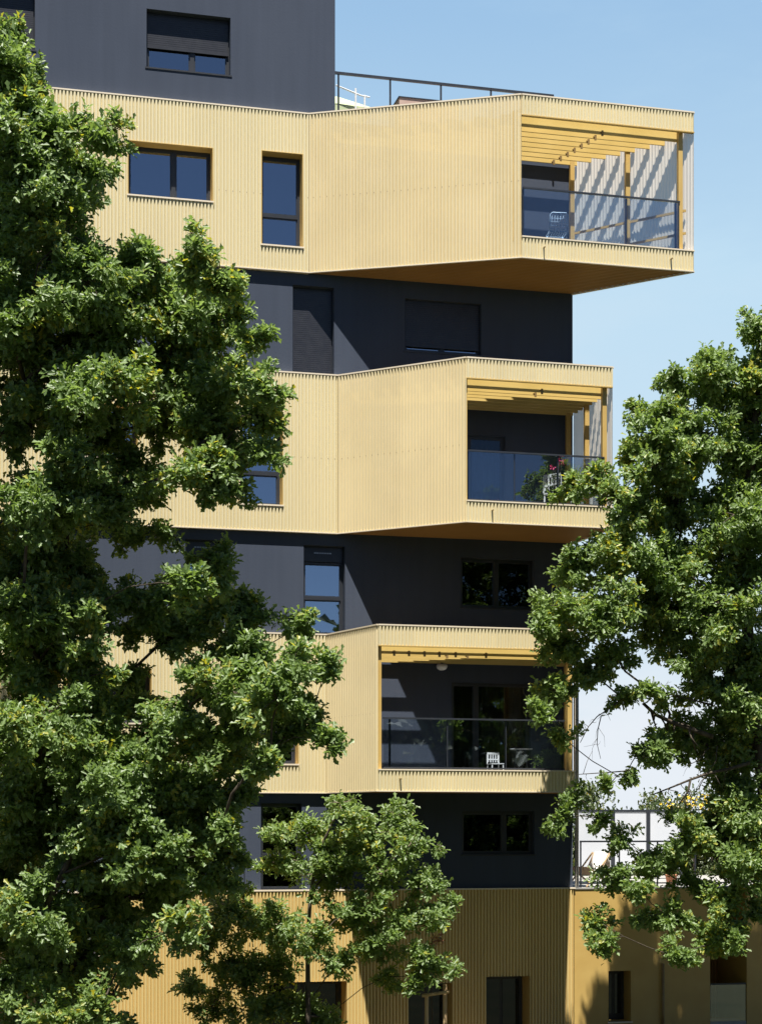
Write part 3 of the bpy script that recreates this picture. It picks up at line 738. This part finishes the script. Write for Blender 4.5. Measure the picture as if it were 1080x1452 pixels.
# ------------------------------------------------------------------ trees
def grow_tree(name, trunk, clumps, leaf_mat, label, leaf=.130, dens=1.0, trunk_r=.28, spray=7, cat='tree', group=None, twig_mat='bark', up=.55, bare=()):
    """trunk: world polyline; clumps: (centre Vector, radius, density)"""
    root = empty(name, (trunk[0].x, trunk[0].y, 0)); tag(root, label, cat, group)
    off = root.location.copy()
    # limbs: attach each clump to the closest node already grown, radius by what hangs from it
    nodes = [t.copy() for t in trunk]; par = [-1] + list(range(len(trunk) - 1)); load = [0.0] * len(trunk)
    tips = []
    crown0 = trunk[len(trunk) // 2]
    order = sorted(range(len(clumps)), key=lambda i: min((clumps[i][0] - t).length for t in trunk))
    for i in order:
        c, r, dn = clumps[i]
        best, bd = 0, 1e9
        for j, p in enumerate(nodes):
            d = (c - p).length + (1.2 * max(0, p.z - c.z + .2)) + (.8 if j < 2 else 0)
            if d < bd: bd, best = d, j
        p = nodes[best]; d = c - p; seg = max(2, int(d.length / .45)); prev = best
        sag = Vector((random.uniform(-.12, .12), random.uniform(-.12, .12), random.uniform(-.02, .12))) * d.length
        for s in range(1, seg + 1):
            t = s / seg
            q = p + d * t + sag * math.sin(math.pi * t) + Vector((random.gauss(0, .03), random.gauss(0, .03), random.gauss(0, .03)))
            nodes.append(q); par.append(prev); load.append(0.0); prev = len(nodes) - 1
        tips.append(prev)
        w = r * r * dn
        j = prev
        while j >= 0: load[j] += w; j = par[j]
    tot = max(load[0], 1e-6)
    rad = [max(.008, .62 * trunk_r * (l / tot) ** .5) for l in load]
    for j in range(len(trunk)): rad[j] = max(rad[j], trunk_r * (1 - .75 * j / len(trunk)))
    kids = {}
    for j, p in enumerate(par): kids.setdefault(p, []).append(j)
    mb = MB()
    def chain(start, first):
        pts = [nodes[start], nodes[first]] if start >= 0 else [nodes[first]]
        rr = [min(rad[start], rad[first] * 1.25), rad[first]] if start >= 0 else [rad[first]]
        j = first; stack = []
        while j in kids and kids[j]:
            ks = sorted(kids[j], key=lambda q: -rad[q]); 
            for q in ks[1:]: stack.append((j, q))
            j = ks[0]; pts.append(nodes[j]); rr.append(rad[j])
        if len(pts) > 1: mb.tube([p - off for p in pts], rr, 8 if max(rr) > .05 else 5)
        return stack
    st = [(-1, 0)]
    while st:
        a, b_ = st.pop(); st += chain(a, b_)
    Ps, As, Ns, Ls = [], [], [], []
    for c, r, dn in clumps:
        k = int(dens * dn * 330 * (r / .7) ** 2) + 5
        # several boughs per clump so that its outline is ragged
        nb = max(5, int(17 * r / .6))
        bc = unit(rng.normal(0, 1, (nb, 3))) * (rng.uniform(.05, 1.0, (nb, 1)) ** .5) * r * rng.choice([.85, 1., 1.22], (nb, 1)); bc[:, 2] *= .85
        for j in range(min(nb, 7)):
            e_ = Vector(bc[j]) + c; mid = (c + e_) / 2 + Vector((random.gauss(0, .05), random.gauss(0, .05), .05 * r))
            mb.tube([c - off, mid - off, e_ - off], [.012, .008, .004], 4, 1, False)
        which = rng.integers(0, nb, k)
        br = r * rng.uniform(.20, .42, nb)[which][:, None]
        v = unit(rng.normal(0, 1, (k, 3))) * (rng.uniform(0, 1, (k, 1)) ** .45) * br; v[:, 2] *= .6
        p = bc[which] + v
        out = unit(p + v * .8 + [0, 0, .02]) 
        d = unit(out * .9 + v / br * .5 + rng.normal(0, .45, (k, 3)) + [0, 0, up * .4])
        p = p + np.array(c)
        # each spray: a rosette of leaves round the twig end
        m_ = spray
        th = (np.arange(m_)[None, :] * 2 * np.pi / m_ * 1.618 + rng.uniform(0, 6.28, (k, 1)))
        e1 = unit(np.cross(d, unit(rng.normal(0, 1, (k, 3))))); e2 = np.cross(d, e1)
        spread = rng.uniform(.35, 1.5, (k, m_))
        A = (np.cos(spread)[..., None] * d[:, None, :] + np.sin(spread)[..., None] * (np.cos(th)[..., None] * e1[:, None, :] + np.sin(th)[..., None] * e2[:, None, :]))
        A = unit(A + np.array([0, 0, -.12]))
        Nn = unit(np.array([.05, -.42, .62]) + d[:, None, :] * .55 + rng.normal(0, .36, (k, m_, 3)))
        base = p[:, None, :] + A * rng.uniform(0, .03, (k, m_, 1)) + d[:, None, :] * rng.uniform(-.24, .04, (k, m_, 1)) + rng.normal(0, .025, (k, m_, 3))
        L = leaf * rng.choice([.6, .8, .95, 1.1, 1.25], (k, m_)) * rng.uniform(.85, 1.1, (k, m_))
        Ps.append(base.reshape(-1, 3)); As.append(A.reshape(-1, 3)); Ns.append(Nn.reshape(-1, 3)); Ls.append(L.reshape(-1))
    P = np.concatenate(Ps) - np.array(off); A = np.concatenate(As); Nn = np.concatenate(Ns); L = np.concatenate(Ls)
    for pts, ra, rb in bare:                               # leafless limbs with their side twigs
        n_ = len(pts); mb.tube([p - off for p in pts], [ra + (rb - ra) * i / (n_ - 1) for i in range(n_)], 6)
        for a_, b_ in zip(pts, pts[1:]):
            for _ in range(2):
                q0 = a_.lerp(b_, random.random()); L_ = random.uniform(.15, .5)
                d_ = Vector((random.uniform(-1, .6), random.uniform(-.5, .5), random.uniform(-1, .7))).normalized()
                q1 = q0 + d_ * L_ * .5 + Vector((0, 0, random.uniform(-.05, .05))); q2 = q1 + (d_ + Vector((random.uniform(-.5, .5), 0, random.uniform(-.6, .3)))).normalized() * L_ * .5
                mb.tube([q0 - off, q1 - off, q2 - off], [rb * .8, rb * .6, rb * .35], 4)
    mb.build('trunk', [M['bark'], M[twig_mat]], root, True)
    leaf_object('crown', P, A, Nn, L, M[leaf_mat], root)
    print(name, 'leaves', len(P))
    return root
def clumpset(lst, Y, spread, back=0, scale=1.0, tilt=0.0):
    out = []
    for t in lst:
        px, py, r = t[:3]; dn = t[3] if len(t) > 3 else 1.0; dy = t[4] if len(t) > 4 else random.uniform(-spread, spread)
        y = Y + dy + (tilt * (px - 800) if tilt else 0); out.append((at(px, py, y), r * y / F * scale, dn))
        if back and r > (40 if back > .5 else 10):
            y2 = y + back * random.uniform(.7, 1.3)
            out.append((at(px + random.uniform(-10, 10), py + random.uniform(-10, 10), y2), r * .9 * y2 / F * scale, dn * .7))
    return out
LEFT = [(10, 52, 40), (0, 110, 60), (48, 140, 40), (20, 200, 70), (85, 190, 45), (150, 192, 30), (60, 270, 70), (125, 245, 38), (10, 330, 70), (95, 330, 45),
 (125, 400, 60), (212, 372, 38), (278, 362, 38), (322, 405, 32), (40, 430, 80), (160, 460, 70), (250, 440, 60), (315, 455, 45), (365, 475, 24),
 (60, 530, 75), (150, 550, 65), (240, 530, 65), (318, 540, 55), (372, 590, 38), (300, 605, 55), (225, 600, 40, .8), (345, 650, 38), (270, 675, 38), (330, 695, 28, .8), (15, 610, 38, .6), (110, 650, 42, .8), (55, 710, 55), (140, 715, 45), (205, 690, 38, .8), (232, 755, 25, .7), (175, 750, 30),
 (40, 790, 65), (98, 805, 50), (20, 870, 60), (115, 865, 45), (310, 800, 36), (305, 860, 48), (225, 848, 42), (352, 872, 32), (270, 895, 45), (350, 920, 42), (415, 935, 38), (462, 945, 26), (392, 990, 45), (440, 1012, 30), (470, 1052, 22), (185, 890, 26, .6), (55, 940, 62), (125, 960, 40, .8),
 (60, 1020, 68), (150, 1035, 66), (240, 1045, 60), (318, 1055, 55), (368, 1085, 30), (40, 1100, 75), (140, 1115, 68), (230, 1125, 65), (298, 1140, 45), (20, 1190, 75), (110, 1200, 72), (200, 1205, 65), (272, 1200, 48), (315, 1175, 30), (60, 1290, 70, .9), (150, 1285, 60, .9), (235, 1270, 42, .9), (30, 1370, 65, .8), (110, 1370, 55, .7), (175, 1355, 42, .6), (215, 1330, 30, .6), (60, 1445, 60, .7), (140, 1430, 45, .6),
 (100, 595, 45), (160, 612, 40), (45, 600, 45), (190, 655, 34, .8), (352, 535, 32), (385, 560, 24), (372, 640, 26), (300, 655, 34), (330, 980, 46), (290, 962, 34, .7), (428, 885, 28), (402, 1042, 30), (350, 1012, 46), (185, 955, 28, .5), (328, 1120, 36), (326, 1208, 30), (306, 1250, 32, .8), (265, 1310, 34, .7), (250, 1230, 50), (170, 1130, 60), (90, 900, 50), (270, 830, 34), (155, 850, 34, .8), (100, 720, 45), (160, 690, 36, .8),
 (-70, 120, 70), (-90, 260, 90), (-80, 420, 90), (-100, 600, 90), (-90, 780, 90), (-100, 960, 90), (-90, 1120, 90), (-100, 1280, 90), (-70, 30, 45), (-220, 300, 110), (-240, 560, 120), (-240, 820, 120), (-230, 1080, 110)]
YL = 29.5
trunkL = [at(-110, 1640, YL + .8), at(-112, 1450, YL + .8), at(-100, 1250, YL + .9), at(-115, 1050, YL + .9), at(-95, 850, YL + .9), at(-90, 650, YL + .9), at(-70, 450, YL + .8), at(-40, 280, YL + .7), at(-10, 130, YL + .5)]
trunkL[0].z = -.1
grow_tree('oak_tree', trunkL, clumpset(LEFT, YL, 1.3, 1.8, 1.12), 'oakleaf', 'tall mature oak filling the left side in front of the building', trunk_r=.36, dens=1.15)
RIGHT = [(1078, 478, 36), (1012, 525, 42), (1060, 555, 55), (962, 540, 30), (928, 590, 36), (990, 610, 55), (902, 578, 16), (1060, 650, 58), (950, 655, 55), (905, 640, 30),
 (808, 688, 26), (850, 682, 28), (895, 715, 45), (962, 720, 55), (1040, 730, 58), (880, 785, 50), (822, 800, 40), (960, 800, 55), (1050, 800, 55), (790, 858, 36), (860, 868, 50), (940, 860, 55), (1030, 870, 58), (768, 890, 22), (802, 918, 38), (872, 930, 38, .9), (1000, 915, 45), (945, 915, 36, .7), (1060, 940, 50), (788, 980, 28, .9), (760, 1010, 20), (800, 1045, 20, .8), (826, 955, 24), (878, 985, 22, .7), (920, 975, 18, .8), (1000, 970, 40), (1045, 1000, 52), (932, 1060, 34, .9), (985, 1050, 36), (1040, 1075, 58), (890, 1098, 16, .6), (862, 1112, 15, .6), (810, 1130, 20, .7), (785, 1165, 22, .7), (848, 1160, 20, .6), (880, 1190, 24, .6), (925, 1218, 34, .8), (980, 1190, 42), (1040, 1160, 58), (1062, 1232, 48), (870, 1240, 28, .7), (938, 985, 20, .8), (958, 1030, 24, .8), (905, 1068, 14, .8), (985, 1260, 30), (1000, 1330, 28), (900, 1262, 22), (843, 1305, 26), (858, 1335, 20), (948, 1300, 32), (958, 1355, 24), (1030, 1285, 36), (1030, 1335, 32), (906, 1302, 12), (1072, 1290, 20),
 (1120, 470, 50), (1150, 600, 70), (1160, 750, 80), (1150, 900, 80), (1150, 1060, 80), (1140, 1200, 70), (1250, 640, 90), (1270, 830, 100), (1260, 1020, 100), (1130, 560, 55)]
YR = 35.6
trunkR = [at(px_, py_, YR + .7) for px_, py_ in ((1096, 1590), (1093, 1400), (1089, 1200), (1078, 1050), (1060, 920), (1055, 780), (1065, 640), (1080, 520))]
trunkR[0].z = -.1
grow_tree('oak_tree', trunkR, clumpset(RIGHT, YR, .65, .8, 1.08, .0020), 'oakleaf2', 'mature oak at the right edge partly covering the lower balconies', trunk_r=.20, dens=1.05,
 bare=[([at(x_, y_, YR + .3 - .002 * (1045 - x_)) for x_, y_ in pl], ra, rb) for pl, ra, rb in (
  ([(1062, 1082), (1034, 1090), (1005, 1096), (977, 1106), (950, 1117), (924, 1127)], .045, .012), ([(978, 1106), (975, 1122), (962, 1140)], .028, .016),
  ([(880, 992), (863, 1005), (846, 1016), (834, 1030), (822, 1053)], .016, .007), ([(852, 1014), (847, 1035), (846, 1055), (851, 1076)], .012, .005),
  ([(1010, 1045), (980, 1034), (952, 1024), (928, 1013), (911, 997)], .055, .032), ([(1010, 1000), (976, 991), (950, 985), (926, 988)], .022, .010), ([(950, 985), (936, 968)], .010, .005),
  ([(900, 1092), (878, 1094), (850, 1096), (820, 1098)], .018, .008), ([(1004, 1060), (990, 1078), (968, 1088)], .014, .006), ([(1016, 1058), (1014, 1080), (1000, 1100), (990, 1116)], .014, .006))])
YOUNG = [(490, 1225, 32), (468, 1205, 26), (502, 1165, 24), (332, 1255, 22, .8), (310, 1285, 24, .8), (482, 1140, 20), (560, 1160, 26), (520, 1185, 34), (442, 1180, 30), (392, 1182, 22), (580, 1200, 26), (622, 1203, 9), (398, 1222, 26), (460, 1240, 38), (540, 1240, 34), (600, 1250, 30), (640, 1280, 16), (500, 1290, 38), (570, 1300, 34), (620, 1300, 20), (345, 1300, 38), (290, 1330, 30), (400, 1310, 34), (450, 1330, 28), (530, 1340, 34), (600, 1360, 30), (645, 1375, 11), (480, 1365, 24), (330, 1370, 38), (390, 1370, 34), (268, 1392, 22), (360, 1420, 40), (430, 1420, 34), (462, 1442, 24), (550, 1385, 20), (590, 1395, 16), (300, 1430, 28), (350, 1225, 9)]
YY = 35.7
trunkY = [at(437, 1560, YY), at(437, 1440, YY), at(436, 1340, YY), at(440, 1270, YY), at(450, 1210, YY), at(475, 1160, YY)]
trunkY[0].z = -.1
grow_tree('oak_tree', trunkY, clumpset(YOUNG, YY, .6, .4, 1.15), 'oakleaf2', 'young slender oak in front of the gold ground floor', trunk_r=.06, dens=.6, leaf=.118, twig_mat='twig')
# staked sapling with withered leaves
sx = at(612, 1452, 36.0)
trunkS = [Vector((sx.x, sx.y, -.05)), Vector((sx.x + .02, sx.y, 1.2)), Vector((sx.x - .02, sx.y, 2.3)), Vector((sx.x + .0, sx.y, 3.0))]
grow_tree('sapling', trunkS, [(at(608, 1345, 36), .14, .25), (at(622, 1330, 36), .12, .25), (at(598, 1368, 36), .14, .25), (at(610, 1310, 36), .10, .2)], 'dryleaf', 'thin staked sapling with withered brown leaves beside the dark doorway', trunk_r=.022, leaf=.08, cat='sapling', twig_mat='twig')
st = empty('tree_stake', (sx.x, sx.y, 0), 0); tag(st, 'pair of pale wooden tree stakes joined by a crossbar round the sapling', 'tree stake')
for px, top in ((604, 1409), (630, 1396)):
    p = at(px, top, 35.9); q = MB(); q.tube([(p.x - sx.x, p.y - sx.y, -.05), (p.x - sx.x + .01, p.y - sx.y, p.z)], .042, 10); q.build('stake', M['wood'], st)
a = at(598, 1412, 35.8); b_ = at(637, 1406, 35.8); q = MB(); q.tube([(a.x - sx.x, a.y - sx.y, a.z), (b_.x - sx.x, b_.y - sx.y, b_.z)], .035, 10); q.build('crossbar', M['wood'], st)

# hedge bushes beyond the terrace, broom flowers among them
def bush(name, c, rx, ry, h, n, label, leafmat_='bushleaf', flowers=0, leaf=.17, group='bushes behind the wing terrace'):
    root = empty(name, (c.x, c.y, 0)); tag(root, label, 'bush', group)
    nb = 60; bc = unit(rng.normal(0, 1, (nb, 3))) * (rng.uniform(0, 1, (nb, 1)) ** .3)
    bc = bc * [rx, ry, h * .46] + [0, 0, h * .5]
    br = rng.uniform(.16, .34, nb) * rx
    w = rng.integers(0, nb, n); v = unit(rng.normal(0, 1, (n, 3))) * (rng.uniform(0, 1, (n, 1)) ** .5)
    P = bc[w] + v * br[w][:, None]; P[:, 2] = np.clip(P[:, 2], .05, None)
    A = unit(rng.normal(0, 1, (n, 3)) + unit(P - [0, 0, h * .3]) * .8 + [0, 0, .5]); Nn = unit(rng.normal(0, .7, (n, 3)) + [0, -.4, .8])
    leaf_object('crown', P, A, Nn, leaf * rng.uniform(.6, 1.2, n), M[leafmat_], root)
    q = MB()
    for i in range(7):
        a = i * .9; q.tube([(0.1 * math.cos(a), .1 * math.sin(a), 0), (rx * .4 * math.cos(a), ry * .4 * math.sin(a), h * .8)], [.05, .02], 6)
    q.build('trunk', M['bark'], root)
    if flowers:
        k = flowers; ph = rng.uniform(0, 6.28, k); P = np.column_stack([rng.normal(0, rx * .28, k), -ry * .8 + rng.normal(0, .15, k), h * .90 + rng.normal(0, .14, k)])
        leaf_object('blossom', P, unit(rng.normal(0, 1, (k, 3))), unit(rng.normal(0, 1, (k, 3))), np.full(k, .09), M['yellow'], root, 1.5)
    return root
hz = [(800, 1150, 52, 2.2), (845, 1130, 54, 1.8), (890, 1136, 53, 1.7), (940, 1138, 55, 1.7), (985, 1128, 53, 2.0), (1030, 1118, 56, 2.2), (1080, 1122, 54, 2.4), (1150, 1118, 55, 2.8)]
hl = ['low leafy bush behind the tower corner', 'pale green bush rising above the first white screen', 'green bush above the middle white screen', 'bush with a tuft of yellow broom above the last white screen', 'rounded bush with bright yellow broom flowers beyond the last white screen', 'tall leafy bush behind the right oak', 'broad green bush at the right edge behind the oak', 'wide bush just past the right edge of the terrace']
for i, ((px, py, Y, rx), lb) in enumerate(zip(hz, hl)):
    t = at(px, py, Y); bush('bush', Vector((t.x, t.y, 0)), rx, 1.6, t.z + .45, int(9000 * rx / 2), lb, flowers={3: 50, 4: 90}.get(i, 0))

# the wood across the road, behind the viewer: what the lower windows mirror
n = 70000; nb = 1500
bc = np.column_stack([rng.uniform(-70, 95, nb), rng.uniform(-34, -22, nb), rng.uniform(0, 1, nb)])
hmax = 15.0 + 2.5 * np.sin(bc[:, 0] * .21) + 1.6 * np.sin(bc[:, 0] * .57 + 1); bc[:, 2] = .5 + bc[:, 2] * hmax
w_ = rng.integers(0, nb, n); P = bc[w_] + rng.normal(0, .9, (n, 3)); P[:, 2] = np.clip(P[:, 2], .1, None)
wd = leaf_object('woodland', P, unit(rng.normal(0, 1, (n, 3))), unit(rng.normal(0, .8, (n, 3)) + [0, 0, .8]), rng.uniform(.9, 1.7, n), M['woodleaf'], None, 1.3)
tag(wd, kind='stuff')
# ------------------------------------------------------------------ ground
q = MB(); q.quad((-600, -300, 0), (600, -300, 0), (600, 1500, 0), (-600, 1500, 0)); g = q.build('ground', M['grass']); tag(g, kind='structure')
q = MB()
c = [wpos(-14, 2.6, .004), wpos(16, 2.6, .004), wpos(16, .1, .004), wpos(-14, .1, .004)]
q.quad(*c); g = q.build('path', M['paving']); tag(g, kind='structure')
q = MB(); q.quad((-40, 10, .005), (40, 10, .005), (40, 17, .005), (-40, 17, .005)); g = q.build('pavement', M['paving']); tag(g, kind='structure')

# ------------------------------------------------------------------ light, sky, camera
TU, TZ = .225, 2.77
tr = Vector((TU * Ux - Nx, TU * Uy - Ny, -TZ)).normalized()      # direction in which sunlight travels
sun = bpy.data.lights.new('sun', 'SUN'); sun.energy = 5.0; sun.angle = math.radians(.53); sun.color = (1, .955, .88)
so = bpy.data.objects.new('sun', sun); C.objects.link(so); so.rotation_euler = tr.to_track_quat('-Z', 'Y').to_euler(); so.location = (0, 0, 40)
el = math.asin(-tr.z); az = math.atan2(-tr.x, -tr.y)
W_ = bpy.data.worlds.new('World'); S.world = W_; W_.use_nodes = True; nt = W_.node_tree
bg = nt.nodes['Background']; sky = nt.nodes.new('ShaderNodeTexSky'); sky.sky_type = 'NISHITA'; sky.sun_disc = False
sky.sun_elevation = el; sky.sun_rotation = az; sky.air_density = .46; sky.dust_density = .0; sky.ozone_density = 1.6
tc = nt.nodes.new('ShaderNodeTexCoord'); sep = nt.nodes.new('ShaderNodeSeparateXYZ'); nt.links.new(tc.outputs['Generated'], sep.inputs[0])
mp = nt.nodes.new('ShaderNodeMapping'); mp.inputs['Scale'].default_value = (1, 1, 3.2); nt.links.new(tc.outputs['Generated'], mp.inputs[0])
nz = nt.nodes.new('ShaderNodeTexNoise'); nz.inputs['Scale'].default_value = 5.5; nz.inputs['Detail'].default_value = 6; nz.inputs['Roughness'].default_value = .55; nt.links.new(mp.outputs[0], nz.inputs['Vector'])
# cloud bank behind the building: dense near the horizon, thinning to a light veil higher up; the sky opposite is clear
def math_(op, a, b=None):
    n_ = nt.nodes.new('ShaderNodeMath'); n_.operation = op
    for i, x in enumerate((a, b)):
        if x is None: continue
        if isinstance(x, (int, float)): n_.inputs[i].default_value = x
        else: nt.links.new(x, n_.inputs[i])
    return n_.outputs[0]
def mrange(x, a, b, c, d, smooth=False):
    n_ = nt.nodes.new('ShaderNodeMapRange'); n_.interpolation_type = 'SMOOTHSTEP' if smooth else 'LINEAR'
    for k_, v_ in (('From Min', a), ('From Max', b), ('To Min', c), ('To Max', d)): n_.inputs[k_].default_value = v_
    nt.links.new(x, n_.inputs['Value']); return n_.outputs[0]
front = mrange(sep.outputs['Y'], .1, .75, 0, 1, True)
bank = mrange(math_('ADD', nz.outputs['Fac'], mrange(sep.outputs['Z'], .02, .20, .34, -.28)), .45, .78, 0, .92, True)
mp2 = nt.nodes.new('ShaderNodeMapping'); mp2.inputs['Scale'].default_value = (1.5, 1, 5); mp2.inputs['Rotation'].default_value = (0, .35, 0); nt.links.new(tc.outputs['Generated'], mp2.inputs[0])
nz2 = nt.nodes.new('ShaderNodeTexNoise'); nz2.inputs['Scale'].default_value = 2.2; nz2.inputs['Detail'].default_value = 7; nz2.inputs['Roughness'].default_value = .6; nt.links.new(mp2.outputs[0], nz2.inputs['Vector'])
veil = nt.nodes.new('ShaderNodeValToRGB'); nt.links.new(math_('SUBTRACT', sep.outputs['Z'], mrange(nz2.outputs['Fac'], .45, .75, 0, .05, True)), veil.inputs[0])   # hazy blue of the sky opposite the sun
e = veil.color_ramp.elements; e[0].position = .04; e[0].color = (7.0, 8.0, 8.8, 1); e[1].position = .42; e[1].color = (3.3, 5.3, 7.7, 1)
k_ = e.new(.28); k_.color = (5.1, 7.1, 8.7, 1); k_ = e.new(.7); k_.color = (1.4, 2.6, 4.6, 1)
mv = nt.nodes.new('ShaderNodeMix'); mv.data_type = 'RGBA'
nt.links.new(bank, mv.inputs['Factor']); nt.links.new(veil.outputs[0], mv.inputs['A']); mv.inputs['B'].default_value = (7.9, 8.4, 9.0, 1)
mx = nt.nodes.new('ShaderNodeMix'); mx.data_type = 'RGBA'
nt.links.new(front, mx.inputs['Factor']); nt.links.new(sky.outputs[0], mx.inputs['A']); nt.links.new(mv.outputs['Result'], mx.inputs['B'])
nt.links.new(mx.outputs['Result'], bg.inputs['Color']); bg.inputs['Strength'].default_value = .05

cam = bpy.data.cameras.new('camera'); co = bpy.data.objects.new('camera', cam); C.objects.link(co); S.camera = co
co.location = (0, 0, CAMZ); co.rotation_euler = (math.pi / 2, 0, 0)
cam.sensor_fit = 'VERTICAL'; cam.sensor_height = 36; cam.lens = F / 1452 * 36; cam.shift_y = (HZ - 726) / 1452; cam.clip_end = 3000; cam.clip_start = .5
S.view_settings.view_transform = 'Standard'; S.view_settings.look = 'None'; S.view_settings.exposure = 1.05; S.view_settings.gamma = 1
S.cycles.max_bounces = 8; S.cycles.transparent_max_bounces = 16
